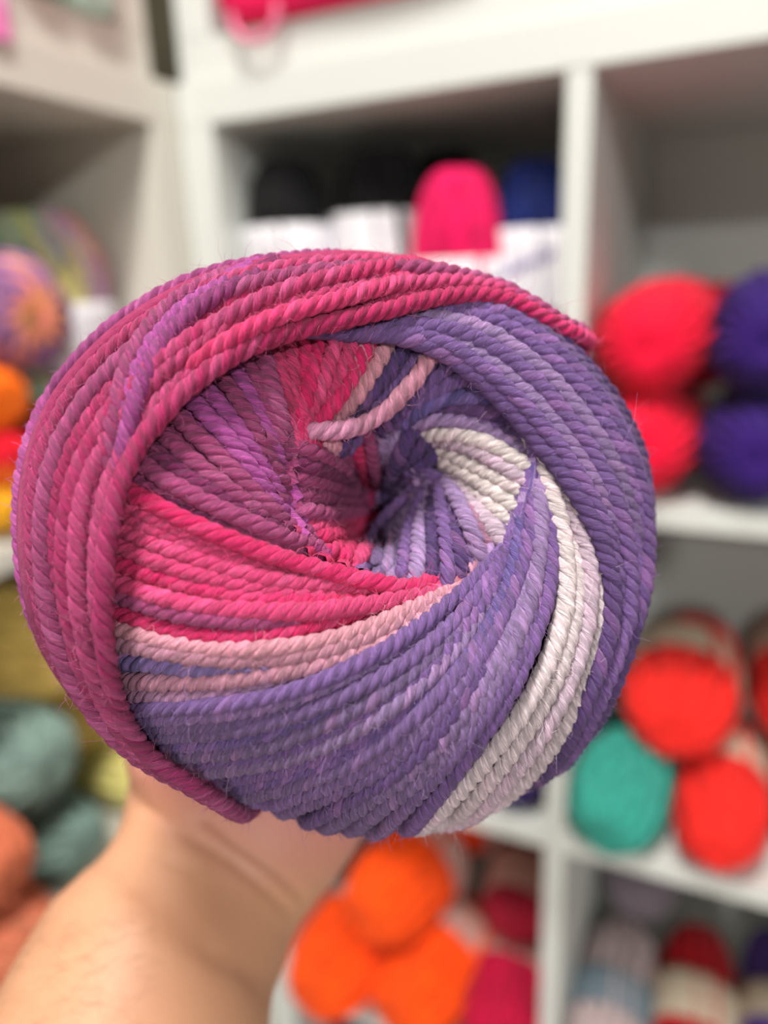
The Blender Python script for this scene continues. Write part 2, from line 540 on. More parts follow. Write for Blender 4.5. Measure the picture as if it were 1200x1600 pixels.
# purple rimmed peach cake: purple wraps with a peach coloured front
pc = skein('peach centred yarn cake with a mauve outer rim, end on at the left edge', None, (-0.075, -0.192, FL[0] + 0.178), (1, -0.05, -0.05), 0.13, 0.049, None, None,
           None, seed=0, stops=[(140, 92, 138), (128, 84, 128), (156, 108, 152)], n=44, swirl=1.4, name='yarn_cake', cat='yarn cake', sq=0.4)
link('cake_face', wound_mesh(0.075, 0.0405, 36, 2.2, 2, [(236, 140, 112), (230, 150, 96), (226, 158, 108), (234, 130, 116)]), yarn_mat(None), pc).location = (0.0, 0.0, 0.0295)
GL = 'small bright skeins at the left picture edge'
skein('orange skein at the left edge below the peach cake', (250, 112, 8), (-0.085, -0.230, FL[0] + 0.112), (1, 0, 0), 0.14, 0.0345, None, None, GL, seed=1)
skein('red and orange skein at the left edge, under the orange one', None, (-0.075, -0.236, FL[0] + 0.061), (1, 0, 0), 0.14, 0.029, None, None, GL, roll=1.2, seed=2,
      stops=[(248, 108, 10), (222, 10, 40), (222, 10, 40), (248, 120, 10)])
skein('golden yellow skein at the left edge, resting on the cream shelf', (232, 168, 30), (-0.075, -0.249, FL[0] + 0.0245), (1, 0, 0), 0.14, 0.023, None, None, GL, seed=0)
skein('steel blue skein in the gap behind the orange one', (52, 104, 150), (-0.20, -0.17, FL[0] + 0.10), (1, 0, 0), 0.12, 0.036, None, None, GL, seed=1)
# left unit, middle row
GY = 'yellow and mustard skeins in the left unit'
skein('mustard yellow skein in the left unit, left of the yarn cake edge', (226, 196, 108), (-0.125, -0.200, FL[1] + 0.225), (1, 0.05, 0), 0.18, 0.052, None, None, GY, seed=1)
skein('mustard yellow skein with white label under the upper mustard one', (226, 196, 108), (-0.17, -0.155, FL[1] + 0.122), (1, 0, 0), 0.20, 0.05, (0.2, 0.72), M_PAPER, GY, seed=2)
skein('lemon yellow skein above the wrist, upper of the two lemon ones', (244, 230, 138), (-0.125, -0.108, FL[1] + 0.10), (1, 0, 0), 0.16, 0.04, None, None, GY, seed=0)
skein('lemon yellow skein just above the wrist, lower of the two lemon ones', (246, 236, 150), (-0.095, -0.118, FL[1] + 0.037), (1, -0.1, 0), 0.16, 0.035, None, None, GY, seed=1)
GT = 'slate green skeins in the left unit'
skein('slate green skein end on at the left edge, the larger upper one', (138, 164, 154), (-0.105, -0.252, FL[1] + 0.140), (1, 0, 0), 0.17, 0.050, None, None, GT, seed=2, n=40, swirl=1.2)
skein('slate green skein end on with dark hole, the smaller lower one', (130, 158, 148), (-0.10, -0.2345, FL[1] + 0.043), (1, 0, 0), 0.17, 0.041, None, None, GT, seed=1, n=40, swirl=1.2)
GE = 'peach orange skeins at the left edge'
skein('peach orange skein sticking out at the left edge, the lower one', (222, 128, 96), (-0.045, -0.338, FL[1] + 0.040), (1, 0, 0), 0.17, 0.039, None, None, GE, seed=0, n=36)
skein('peach orange skein at the left edge, the upper one', (226, 124, 88), (-0.055, -0.343, FL[1] + 0.118), (1, 0, 0), 0.17, 0.038, None, None, GE, seed=1, n=36)

# upper shelves
def pillow_mesh(name, sx, sy, sz, n=18, p=9):
    """soft rounded pouch standing on z = 0"""
    bm = bmesh.new()
    bmesh.ops.create_cube(bm, size=2)
    bmesh.ops.subdivide_edges(bm, edges=list(bm.edges), cuts=n // 2, use_grid_fill=True)
    for v in bm.verts:
        c = np.array(v.co)
        c = c / max((np.abs(c) ** p).sum() ** (1 / p), 1e-6)
        squeeze = 1 - 0.35 * max(0, c[2]) ** 2
        wr = 0.03 * math.sin(5 * c[0] + 3 * c[2])
        v.co = (c[0] * sx, (c[1] * squeeze + wr) * sy, (c[2] + 1) * sz)
    bmesh.ops.recalc_face_normals(bm, faces=list(bm.faces))
    return bm_mesh(name, bm, True)


def tube_mesh(name, pts, rx, ry=None, k=10, closed=False, up=(0, 0, 1)):
    P = np.array(pts, float)
    ry = ry or rx
    Tn = np.gradient(P, axis=0)
    Tn /= np.linalg.norm(Tn, axis=1)[:, None]
    N = np.repeat(np.array(up, float)[None], len(P), 0)
    B = np.cross(Tn, N)
    B /= np.linalg.norm(B, axis=1)[:, None] + 1e-9
    N = np.cross(B, Tn)
    ph = np.arange(k) * 2 * np.pi / k
    V = P[:, None] + rx * np.cos(ph)[None, :, None] * N[:, None] + ry * np.sin(ph)[None, :, None] * B[:, None]
    return mesh_np(name, V.reshape(-1, 3), grid_faces(len(P), k), True)


UB = Z0 + T + 0.036
M_POUCH = plain('magenta_fabric', (226, 8, 84), 0.7, 0.06, 60, 0.2)
M_STRAP = plain('pale_pink_cord', (242, 128, 164), 0.7, 0.05, 90, 0.2)
pe = empty('fabric_pouch', (0.192, 0.030, UB))
tag(pe, 'magenta fabric pouch on the upper shelf with a pale pink loop hanging down', 'pouch')
link('pouch_body', pillow_mesh('pouch_body', 0.135, 0.042, 0.09), M_POUCH, pe)
th = np.linspace(-0.15, math.pi + 0.15, 30)
link('cord_loop', tube_mesh('cord_loop', [(-0.088 + 0.0235 * math.cos(a), -0.042, 0.004 - 0.020 * math.sin(a)) for a in th], 0.0045, 0.003, up=(0, 1, 0)), M_STRAP, pe)
M_MINT = plain('mint_paper', (196, 222, 208), 0.6, 0.04, 40)
me_ = empty('paper_packet', (-0.024, -0.095, UB))
tag(me_, 'pale mint paper packet on the cream upper shelf near the dark gap', 'packet')
link('packet_body', pillow_mesh('packet_body', 0.035, 0.022, 0.07), M_MINT, me_)
link('packet_fold', box_mesh('packet_fold', (-0.033, -0.002, 0.135), (0.033, 0.002, 0.165), 0.0008), M_MINT, me_)
skein('yellow, green and teal yarn cake on the cream upper shelf', None, (-0.03, -0.153, UB + 0.036), (1, 0, 0), 0.08, 0.034, None, None, None, roll=0.4, seed=1,
      stops=[(206, 200, 80), (120, 190, 110), (30, 140, 124), (30, 140, 124), (226, 190, 70)], n=40, name='yarn_cake', cat='yarn cake')
M_TAG, ntt, bt = new_mat('pink_white_card')
tcn = ntt.nodes.new('ShaderNodeTexCoord')
sp = ntt.nodes.new('ShaderNodeSeparateXYZ')
rp = ntt.nodes.new('ShaderNodeValToRGB')
rp.color_ramp.elements[0].color = lin((236, 130, 190)) + (1,)
rp.color_ramp.elements[0].position = 0.25
rp.color_ramp.elements[1].color = lin((234, 228, 244)) + (1,)
rp.color_ramp.elements[1].position = 0.5
ntt.links.new(tcn.outputs['Generated'], sp.inputs[0])
ntt.links.new(sp.outputs[2], rp.inputs[0])
ntt.links.new(rp.outputs[0], bt.inputs['Base Color'])
tg = empty('price_card', on_axis(-4, 60, 0, 0.004))
tag(tg, 'white price card with a pink lower part hanging on the cream unit', 'card')
link('card', box_mesh('card', (-0.001, -0.012, 0), (0.001, 0.012, 0.085), 0.0004), M_TAG, tg)

# ------------------------------------------------------------------ the held yarn cake
BC = np.array([-0.00494, -0.00215, 0.15])            # centre in camera axes (right, up, forward)
BS = 0.0596
HM = [-0.00733, -0.0199, 0.05237, -0.01082, -0.01231, 0.01648, -0.00366, 0.01027]
EX = np.array([0.96431595, -0.0, 0.26475412])
EY = np.array([-0.05030328, 0.98204328, 0.18322003])
EN = np.array([0.26, 0.19, -0.947])
CW = np.stack([CR, CU, CF])                            # rows: camera axes in world


def c2w(p):
    return CAM + np.asarray(p) @ CW


BCW = c2w(BC)
EXW, EYW, ENW = EX @ CW, EY @ CW, EN @ CW
PR = np.array([(0, -3), (3, -2), (4.6, 5), (6, 14), (9, 22.5), (13.5, 29), (20, 33.8), (27, 36), (35, 35.5), (43, 31.5), (50, 25), (56, 15), (59.5, 5), (60, -3),
               (58, -14), (52, -25), (42, -33), (28, -37), (14, -36), (6, -30), (3, -20), (0, -18)], float) / 60 * BS


def catmull(P, n):
    P = np.asarray(P, float)
    m = len(P)
    if m == 2:
        f = np.linspace(0, 1, n)[:, None]
        return P[0] * (1 - f) + P[1] * f
    Q = np.vstack([2 * P[0] - P[1], P, 2 * P[-1] - P[-2]])
    # chord-length spacing
    d = np.r_[0, np.cumsum(np.linalg.norm(np.diff(P, axis=0), axis=1))]
    s = np.linspace(0, d[-1], n)
    i = np.clip(np.searchsorted(d, s, 'right') - 1, 0, m - 2)
    u = ((s - d[i]) / (d[i + 1] - d[i]))[:, None]
    p0, p1, p2, p3 = Q[i], Q[i + 1], Q[i + 2], Q[i + 3]
    return 0.5 * (2 * p1 + (p2 - p0) * u + (2 * p0 - 5 * p1 + 4 * p2 - p3) * u ** 2 + (3 * p1 - p0 - 3 * p2 + p3) * u ** 3)


PRS = catmull(PR, 110)
SA, SB = PRS[:-1], PRS[1:]
SD = SB - SA
SL = (SD ** 2).sum(1)


def local(P):
    d = P - BCW
    return d @ EXW, d @ EYW, d @ ENW


def harm(a):
    return 1 + sum(HM[2 * i] * np.cos((i + 1) * a) + HM[2 * i + 1] * np.sin((i + 1) * a) for i in range(4))


def sdf(P):
    x, y, z = local(P)
    a = np.arctan2(y, x)
    r = np.hypot(x, y) / harm(a)
    q = np.stack([r, z], 1)
    out = np.empty(len(q))
    for s0 in range(0, len(q), 20000):
        qq = q[s0:s0 + 20000]
        dx = qq[:, None] - SA[None]
        t = np.clip((dx * SD).sum(-1) / SL, 0, 1)
        d = np.sqrt((((dx - t[..., None] * SD) ** 2).sum(-1)).min(1))
        # inside test: crossings of the profile polygon along +r
        za, zb_ = SA[:, 1][None], SB[:, 1][None]
        c = (za > qq[:, 1:2]) != (zb_ > qq[:, 1:2])
        xi = SA[:, 0][None] + (qq[:, 1:2] - za) / np.where(np.abs(zb_ - za) < 1e-12, 1e-12, zb_ - za) * SD[:, 0][None]
        ins = ((c & (xi > qq[:, 0:1])).sum(1) % 2) == 1
        out[s0:s0 + 20000] = np.where(ins, -d, d)
    return out


def grad(P, h=2.5e-4):
    g = np.stack([sdf(P + np.eye(3)[i] * h) - sdf(P - np.eye(3)[i] * h) for i in range(3)], 1)
    return g / (np.linalg.norm(g, axis=1)[:, None] + 1e-12)


def march(px, off):
    """pixels (n,2) -> points on the cake surface raised by off (closest approach where the ray misses)"""
    D = (px[:, :1] - 600) / FPX * CR - (px[:, 1:] - 800) / FPX * CU + CF
    D /= np.linalg.norm(D, axis=1)[:, None]
    t = np.full(len(px), 0.07)
    best = np.full(len(px), 9.0)
    tb = t.copy()
    for _ in range(60):
        s = sdf(CAM + D * t[:, None]) - off
        m = s < best
        best = np.where(m, s, best)
        tb = np.where(m, t, tb)
        t = np.where((s > 2e-5) & (t < 0.23), t + np.clip(s, 0, 1) * 0.8, t)
    return CAM + D * tb[:, None]


def settle(P, off, it=3):
    for _ in range(it):
        s = sdf(P) - off
        P = P - grad(P) * s[:, None]
    return P


def resample(P, ds):
    d = np.r_[0, np.cumsum(np.linalg.norm(np.diff(P, axis=0), axis=1))]
    n = max(8, int(d[-1] / ds))
    s = np.linspace(0, d[-1], n)
    return np.stack([np.interp(s, d, P[:, i]) for i in range(3)], 1), s


def smooth(P, it):
    for _ in range(it):
        P[1:-1] = P[1:-1] * 0.5 + (P[:-2] + P[2:]) * 0.25
    return P


def extend(P, length, ds=0.003, sink=0.0):
    """carry on along the surface beyond the last point, bending towards the far side when sink > 0"""
    p, t = P[-1].copy(), P[-1] - P[-3]
    t /= np.linalg.norm(t)
    o = sdf(p[None])[0]
    o = max(min(o, 0.001), -0.004)
    pts = [p]
    ds = min(ds, length / 2)
    for _ in range(int(length / ds)):
        t = t - ENW * sink
        t /= np.linalg.norm(t)
        q = p + t * ds
        q = settle(q[None], o, 1)[0]
        t = q - p
        t /= np.linalg.norm(t)
        p = q
        pts.append(p)
    return np.vstack([P, np.array(pts[1:])])


PK, HP, MV, OR_, DM = (216, 66, 122), (212, 36, 102), (160, 66, 116), (176, 78, 156), (122, 40, 90)
PP, DP, LI, BP = (118, 87, 147), (82, 57, 111), (159, 132, 179), (103, 89, 154)
PAL, PLM, WHI, WLI, GRP = (212, 148, 164), (172, 122, 148), (226, 214, 212), (202, 180, 196), (114, 91, 135)
SR = 0.00142                                           # strand radius
# band: (label, guides [outer .. inner polylines in picture order], strand count, (offset mm at start, at end),
#        colours across the strands, end colours (or None), extend start mm, extend end mm, radius factor)
BANDS = [
 ('magenta and pink wraps lining the left of the centre hole',
  [[(440, 690), (490, 706), (548, 740)], [(440, 745), (500, 762), (570, 775)], [(455, 815), (520, 812), (590, 795)], [(490, 865), (545, 842), (598, 803)], [(548, 893), (572, 850), (598, 806)]],
  10, (-3.8, -1.8, -3.6), [MV, DM, MV, MV, PK, HP, HP, PK], None, 6, 1, 1.0),
 ('wraps lining the back of the centre hole, pink turning to deep purple',
  [[(470, 676), (520, 712), (568, 764)], [(540, 668), (560, 710), (580, 762)], [(600, 655), (598, 700), (596, 756)], [(650, 665), (625, 708), (606, 760)], [(690, 705), (650, 735), (615, 772)]],
  9, (-5.2, -3.6, -5.2), [DM, MV, HP, MV, LI, DP, DP, DP], None, 0, 3, 1.0),
 ('cream white wraps right of the centre hole',
  [[(652, 676), (728, 678), (838, 735)], [(670, 700), (738, 735), (825, 790)], [(686, 728), (738, 785), (795, 855)]],
  6, (-6.5, -4.0, -2.4), [WHI, WLI, WHI, WHI, WHI, WLI], None, 0, 8, 1.06),
 ('deep purple wraps above the centre hole',
  [[(590, 690), (630, 615), (690, 545)], [(610, 672), (672, 608), (745, 572)], [(630, 660), (705, 625), (800, 640)], [(640, 662), (725, 650), (838, 705)], [(640, 670), (728, 664), (842, 730)]],
  8, (-5.2, -4.6), [DP, PP, DP, PP, BP, DP, PP, LI, LI, PP], None, 0, 4, 1.0),
 ('hot pink wraps above and left of the centre hole',
  [[(592, 500), (545, 600), (490, 672)], [(520, 500), (500, 590), (468, 672)], [(455, 505), (462, 590), (456, 668)], [(400, 515), (428, 590), (446, 664)]],
  8, (-5.6, -3.6), [HP, PK, PK, HP, PK, PK, MV], None, 4, 4, 1.0),
 ('pale pink wraps between the hot pink and the deep purple ones',
  [[(592, 508), (552, 590), (505, 660)], [(628, 525), (585, 600), (530, 655)], [(668, 535), (625, 600), (560, 655)]],
  4, (-5.4, -4.2), [PAL, PAL, PLM, DP, PP], None, 4, 6, 1.08),
 ('purple wraps bulging up below the centre hole',
  [[(655, 768), (605, 802), (560, 878)], [(662, 757), (625, 815), (598, 905)], [(672, 750), (655, 825), (650, 925)], [(682, 746), (695, 830), (705, 930)], [(688, 748), (722, 815), (745, 905)], [(694, 752), (736, 802), (768, 872)]],
  11, (-3.6, 0.4, -2.8), [PP, GRP, LI, PP, LI, DP, PP, DP, PP, LI, PLM], None, 8, 11, 0.95),
 ('mauve wraps on the upper left shoulder',
  [[(395, 508), (428, 610), (448, 690)], [(340, 545), (400, 650), (448, 755)], [(275, 590), (365, 690), (450, 815)], [(215, 650), (320, 745), (462, 842)], [(175, 715), (290, 785), (478, 858)], [(160, 755), (280, 815), (490, 868)]],
  13, (-6.2, -3.0), [MV, MV, OR_, MV, OR_, OR_, MV, DM, MV, MV, DM, MV], None, 4, 3, 1.0),
 ('hot pink wraps crossing the left middle to a point',
  [[(150, 740), (250, 790), (370, 850), (480, 884), (570, 905), (640, 918)], [(145, 800), (280, 858), (420, 900), (560, 914), (672, 930)], [(145, 880), (300, 925), (450, 946), (560, 944), (690, 928)], [(150, 945), (270, 985), (400, 996), (520, 972), (690, 925)]],
  9, (-6.0, -4.4, -2.2), [HP, PK, PK, PK, PK, HP, PK, MV, HP], None, 4, 5, 1.0),
 ('pale pink and blue violet stripes below the hot pink wraps',
  [[(150, 968), (290, 1010), (420, 1016), (540, 992), (700, 925)], [(160, 1030), (300, 1046), (450, 1036), (590, 1000), (730, 915)], [(160, 1090), (300, 1088), (450, 1066), (610, 1016), (750, 905)]],
  5, (-5.6, -4.0, -2.0), [PAL, PLM, BP, PLM, PLM], [PAL, PAL, LI, PAL, LI], 4, 6, 1.0),
 ('purple wraps sweeping over the lower front',
  [[(780, 868), (705, 942), (600, 1018), (450, 1082), (300, 1104), (160, 1108)], [(800, 838), (750, 930), (660, 1030), (540, 1106), (380, 1160), (195, 1172)],
   [(820, 790), (795, 900), (735, 1015), (640, 1112), (500, 1194), (300, 1238)], [(836, 742), (828, 860), (785, 985), (712, 1105), (620, 1205), (470, 1285)],
   [(842, 738), (858, 840), (850, 945), (806, 1065), (735, 1175), (640, 1300)]],
  18, (-1.4, -2.0, -3.6), [PP, LI, PP, DP, PP, BP, GRP, PP, LI, PP, DP, BP, PP, LI, PP, DP, LI, PP, LI, PP, PP],
  [PP, PP, GRP, PP, GRP, PP, GRP, PP, GRP, PP, GRP, PP, DP, GRP, PP], 9, 40, 1.0),
 ('cream to lilac wraps sweeping down the lower right',
  [[(822, 672), (866, 785), (886, 885), (872, 990), (820, 1105), (742, 1208), (660, 1305)], [(834, 676), (888, 765), (930, 855), (942, 945), (918, 1060), (858, 1180), (760, 1284)]],
  4, (-3.0, -2.4, -0.9), [WHI, WHI, WLI, WHI], [WLI, WLI, WLI, WLI], 5, 40, 1.08),
 ('purple wraps round the right edge',
  [[(520, 518), (640, 526), (735, 580), (805, 648), (850, 700), (910, 785), (950, 880), (956, 985), (925, 1085)], [(560, 506), (710, 520), (815, 585), (893, 675), (950, 770), (980, 870), (978, 975), (945, 1070)],
   [(600, 490), (755, 490), (850, 545), (935, 635), (985, 735), (1006, 840), (998, 940), (965, 1045)], [(660, 470), (790, 474), (882, 535), (962, 622), (1010, 722), (1026, 830), (1012, 930), (980, 1020)]],
  9, (-2.4, -0.4, 0.0, 0.0), [PP, PP, LI, PP, PP, LI, PP, GRP, PP, GRP, DP], [DP, PP, DP, PP, DP, PP, DP, DP, DP], 5, 40, 1.08),
 ('outer pink and magenta wraps round the top and left edge',
  [[(880, 515), (790, 466), (700, 462), (600, 486), (500, 506), (400, 534), (305, 590), (232, 665), (186, 750), (168, 840), (162, 930), (168, 1020), (190, 1110), (240, 1185), (300, 1222)],
   [(880, 508), (790, 452), (690, 434), (580, 440), (470, 458), (360, 495), (255, 565), (170, 655), (118, 755), (104, 850), (108, 945), (128, 1035), (168, 1120), (230, 1190), (300, 1228)],
   [(860, 492), (780, 446), (680, 416), (570, 400), (450, 404), (320, 430), (200, 492), (115, 570), (60, 655), (34, 760), (36, 870), (58, 980), (102, 1075), (180, 1160), (270, 1215)]],
  9, (0.0, 0.0), [HP, PK, PK, PK, HP, MV, PK, MV], [DM, MV, DM, MV, DM, MV, DM, OR_], 40, 40, 1.05),
 ('orchid strands crossing over the upper left of the outer wraps',
  [[(430, 420), (320, 470), (250, 540), (212, 630), (192, 720), (172, 800)], [(360, 425), (270, 470), (212, 540), (178, 640), (165, 740), (168, 815)]],
  3, (0.2, 1.5, 1.1, -3.0), [DM, OR_, MV], [OR_, OR_, MV], 4, 12, 1.0),
 ('bright magenta strands crossing over the top of the outer wraps',
  [[(640, 432), (520, 470), (420, 500), (330, 548), (262, 602)], [(650, 405), (540, 425), (430, 458), (330, 512), (250, 580)]],
  4, (0.2, 1.5, 1.3, -2.5), [PK, MV, HP, HP], [HP, HP, HP, MV], 4, 8, 1.0),
]


def stops_at(cols, f):
    x = f * (len(cols) - 1)
    i = min(int(round(x)), len(cols) - 1)
    return np.array(lin(cols[i]))


KS = 7
LOBES = 3
PITCH = 0.0072
M_HERO = yarn_mat(None, True)
FUZZ = []


def strand_mesh(P, s, r, c0, c1, g, fuzz=True):
    """three plies twisted into one strand along P"""
    n = len(P)
    Tn = np.gradient(P, axis=0)
    Tn /= np.linalg.norm(Tn, axis=1)[:, None]
    N = grad(P)
    B = np.cross(Tn, N)
    B /= np.linalg.norm(B, axis=1)[:, None] + 1e-9
    N = np.cross(B, Tn)

    def wave(step, amp):
        k = max(4, int(s[-1] / step))
        return np.interp(s, np.linspace(0, s[-1], k), g.normal(0, amp, k))
    ph0 = g.uniform(0, 6.28)
    turn = TWS * 2 * np.pi * s / PITCH + ph0 + wave(0.007, 0.35)
    f = (s / s[-1])[:, None]
    base = c0 * (1 - f) + c1 * f
    ph = np.arange(KS) * 2 * np.pi / KS
    Vs, Fs, Cs, Us = [], [], [], []
    for j in range(LOBES):
        a = turn + j * 2 * np.pi / LOBES
        hr_ = r * 0.53 * (1 + wave(0.004, 0.06))
        D = np.cos(a)[:, None] * N + np.sin(a)[:, None] * B
        Q = P + D * hr_[:, None]
        tq = np.gradient(Q, axis=0)
        tq /= np.linalg.norm(tq, axis=1)[:, None]
        e2 = np.cross(tq, D)
        e2 /= np.linalg.norm(e2, axis=1)[:, None]
        e1 = np.cross(e2, tq)
        rp = r * 0.535 * (1 + wave(0.003, 0.07))
        V = Q[:, None] + rp[:, None, None] * (np.cos(ph)[None, :, None] * e1[:, None] + 1.08 * np.sin(ph)[None, :, None] * e2[:, None])
        tv = wave(0.010, 1.0)[:, None]
        pink = np.array(lin((200, 130, 176)))
        col = base * (1 + 0.10 * tv) + (pink - base) * np.clip(tv - 0.3, 0, 1.2) * 0.14
        col = np.clip(col, 0.004, 0.95)
        Vs.append(V.reshape(-1, 3))
        Fs.append(grid_faces(n, KS, True, j * n * KS))
        Cs.append(np.repeat(col, KS, 0))
        u = np.repeat((s * 1000)[:, None], KS, 1)
        v = np.repeat((ph / (2 * np.pi))[None], n, 0)
        Us.append(np.stack([u, v + u * 0.10 + j * 5.3], -1).reshape(-1, 2))
        if fuzz:
            FUZZ.append((Vs[-1][::5], np.repeat(tq, KS, 0)[::5], (V - Q[:, None]).reshape(-1, 3)[::5] + np.repeat(D * r, KS, 0)[::5], Cs[-1][::5]))
    return mesh_np('strand', np.concatenate(Vs), np.concatenate(Fs), True, np.concatenate(Cs), np.concatenate(Us) + g.uniform(0, 50))


def plain_strand(P, s, r, c0, c1, g):
    """simple round strand for the layer below the visible wraps"""
    n = len(P)
    k = 6
    Tn = np.gradient(P, axis=0)
    Tn /= np.linalg.norm(Tn, axis=1)[:, None]
    N = grad(P)
    B = np.cross(Tn, N)
    B /= np.linalg.norm(B, axis=1)[:, None] + 1e-9
    N = np.cross(B, Tn)
    ph = np.arange(k) * 2 * np.pi / k
    V = P[:, None] + r * (np.cos(ph)[None, :, None] * N[:, None] + np.sin(ph)[None, :, None] * B[:, None])
    f = (s / s[-1])[:, None]
    col = np.repeat(c0 * (1 - f) + c1 * f, k, 0)
    u = np.repeat((s * 1000)[:, None], k, 1)
    v = np.repeat((ph / 6.283)[None], n, 0)
    return mesh_np('under_strand', V.reshape(-1, 3), grid_faces(n, k), True, col, np.stack([u, v + u * 0.1], -1).reshape(-1, 2))


TWS = -1
cake = empty('yarn_cake', BCW - ENW * 0.0)
tag(cake, 'large pink, purple and cream gradient yarn cake held up in the hand', 'yarn cake')
INV = Matrix.Translation(-Vector(BCW))


def add_strand(name, P, off, r, c0, c1, g, parent):
    P, s = resample(P, 0.00068)
    P = smooth(P, 10)
    me = strand_mesh(P, s, r, c0, c1, g)
    me.transform(INV)
    return link(name, me, M_HERO, parent)


# core: the wound body under the visible wraps
ka = 120
aa = np.arange(ka) * 2 * np.pi / ka
core = []
# inset profile
nrm = np.stack([np.gradient(PRS[:, 1]), -np.gradient(PRS[:, 0])], 1)
nrm /= np.linalg.norm(nrm, axis=1)[:, None]
dep = np.interp(np.arange(len(PRS)), [0, 48, 62, 80, 109], [0.0085, 0.0085, 0.007, 0.004, 0.004])
PRI = PRS + nrm * dep[:, None] * (1 if nrm[len(PRS) // 2][0] < 0 else -1)
PRI[:, 0] = np.maximum(PRI[:, 0], 0.0002)
for r_, z_ in PRI:
    rr = r_ * harm(aa)
    core.append(BCW + rr[:, None] * (np.cos(aa)[:, None] * EXW + np.sin(aa)[:, None] * EYW) + z_ * ENW)
cv = np.array(core).reshape(-1, 3)
ccol = np.repeat(np.array(lin((70, 40, 90)))[None], len(cv), 0)
cme = mesh_np('wound_core', cv, grid_faces(len(PRI), ka), True, ccol, np.zeros((len(cv), 2)))
cme.transform(INV)
link('wound_core', cme, M_HERO, cake)

for bi, (lab, guides, n, offs, cols, ecols, x0, x1, rf) in enumerate(BANDS):
    g = np.random.default_rng(100 + bi)
    M = 70
    G = np.stack([catmull(p, M) for p in guides])                 # (k, M, 2)
    band = empty('wrap_band', (0, 0, 0))
    band.parent = cake
    band['label'] = lab
    def path(f, dz, jitter=2.0):
        x = f * (len(guides) - 1)
        k = min(int(x), len(guides) - 2)
        u = x - k
        px = G[k] * (1 - u) + G[k + 1] * u
        sp_ = np.linalg.norm(G[k + 1] - G[k], axis=1) * (len(guides) - 1) / max(n - 1, 1)   # spacing to the neighbours in pixels
        jit = np.interp(np.linspace(0, 1, M), np.linspace(0, 1, 5), g.normal(0, jitter, 5))
        tn = np.gradient(px, axis=0)
        tn /= np.linalg.norm(tn, axis=1)[:, None]
        px = px + np.stack([-tn[:, 1], tn[:, 0]], 1) * jit[:, None]
        off = np.interp(np.linspace(0, 1, M), np.linspace(0, 1, len(offs)), offs) / 1000 + dz
        return px, off, sp_

    def finish(px, off, x1):
        P = settle(march(px, off), off, 2)
        P, _ = resample(P, 0.0015)
        P = smooth(P, 6)
        if x1: P = extend(P, x1 / 1000, sink=0.3 if x1 >= 20 else 0)
        if x0: P = extend(P[::-1], x0 / 1000, sink=0.7 if x0 >= 20 else 0)[::-1]
        return P
    for i in range(n):
        f = i / (n - 1)
        xe = 5 if (x1 >= 20 and lab.startswith('purple wraps sweeping') and f < 0.66) else x1
        hp = {'outer pink': 0.0009, 'purple wra': 0.0005}.get(lab[:10], 0.0)
        px, off, sp_ = path(f, g.normal(0, 0.00036) + hp * math.sin(i * 2.1) - hp * 0.6)
        crowd = np.clip(1 - sp_ / 22.0, 0, 1)                     # where strands bunch up some ride over the others
        off = off - crowd * (i * 2 % 3) * 0.0021
        if lab.startswith('purple wraps sweeping'):               # the right hand ones run out over the lower edge
            off = off + np.linspace(0, 0.003, M) * np.clip((f - 0.5) * 3, 0, 1)
        q_ = np.linspace(0, 1, M)
        if x0 < 20: off = off - 0.0022 * np.clip(1 - q_ / 0.09, 0, 1) ** 1.5
        if x1 < 20: off = off - 0.0022 * np.clip(1 - (1 - q_) / 0.09, 0, 1) ** 1.5
        c0 = stops_at(cols, f)
        c1 = stops_at(ecols, f) if ecols else c0 * g.uniform(0.85, 1.1)
        add_strand('strand', finish(px, off, xe), off, SR * rf * g.uniform(0.92, 1.1), c0 * g.uniform(0.92, 1.06), c1, g, band)
        if i < n - 1:
            px, off, sp_ = path((i + 0.5) / (n - 1), -0.0019)
            Pu, su = resample(finish(px, off, xe), 0.0011)
            me = plain_strand(smooth(Pu, 6), su, SR * rf, c0, c1, g)
            me.transform(INV)
            link('under_strand', me, M_HERO, band)

# one loose pale pink strand lying over the hole's upper left rim
g = np.random.default_rng(55)
P = march(catmull([(690, 530), (648, 594), (602, 646), (548, 672), (470, 674)], 60), np.interp(np.linspace(0, 1, 60), [0, 0.1, 0.3, 0.8, 0.92, 1], [-6, -3.8, -2.8, -1.6, -2.4, -6]) / 1000)
P, _ = resample(P, 0.0015)
o = add_strand('loose_strand', smooth(P, 6), 0, SR * 1.08, np.array(lin(PAL)), np.array(lin((206, 140, 176))), g, cake)
o['label'] = 'single loose pale pink strand'

# wraps on the far side, from the equator to the rear hole
bb = empty('wrap_band', (0, 0, 0))
bb.parent = cake
bb['label'] = 'wraps on the far side of the cake'
back = PRS[53:-6]
for i in range(100):
    a0 = 2 * np.pi * i / 100
    tt = np.linspace(0, 1, len(back))
    a = a0 + 1.3 * tt
    rr = back[:, 0] * harm(a) - np.interp(tt, [0, 0.15, 0.28, 0.5], [0.0050, 0.0046, 0.0034, 0.0018])
    P = BCW + rr[:, None] * (np.cos(a)[:, None] * EXW + np.sin(a)[:, None] * EYW) + (back[:, 1] - 0.0040 * np.clip(1 - tt * 5, 0, 1) + 0.0012 * tt)[:, None] * ENW
    cc = np.array(lin([MV, PK, DM, OR_, PP, DP, LI, PP, DP, WLI][(i // 10) % 10]))
    P, s_ = resample(P, 0.0015)
    me = strand_mesh(P, s_, SR * 1.3, cc, cc, g, False)
    me.transform(INV)
    link('strand', me, M_HERO, bb)

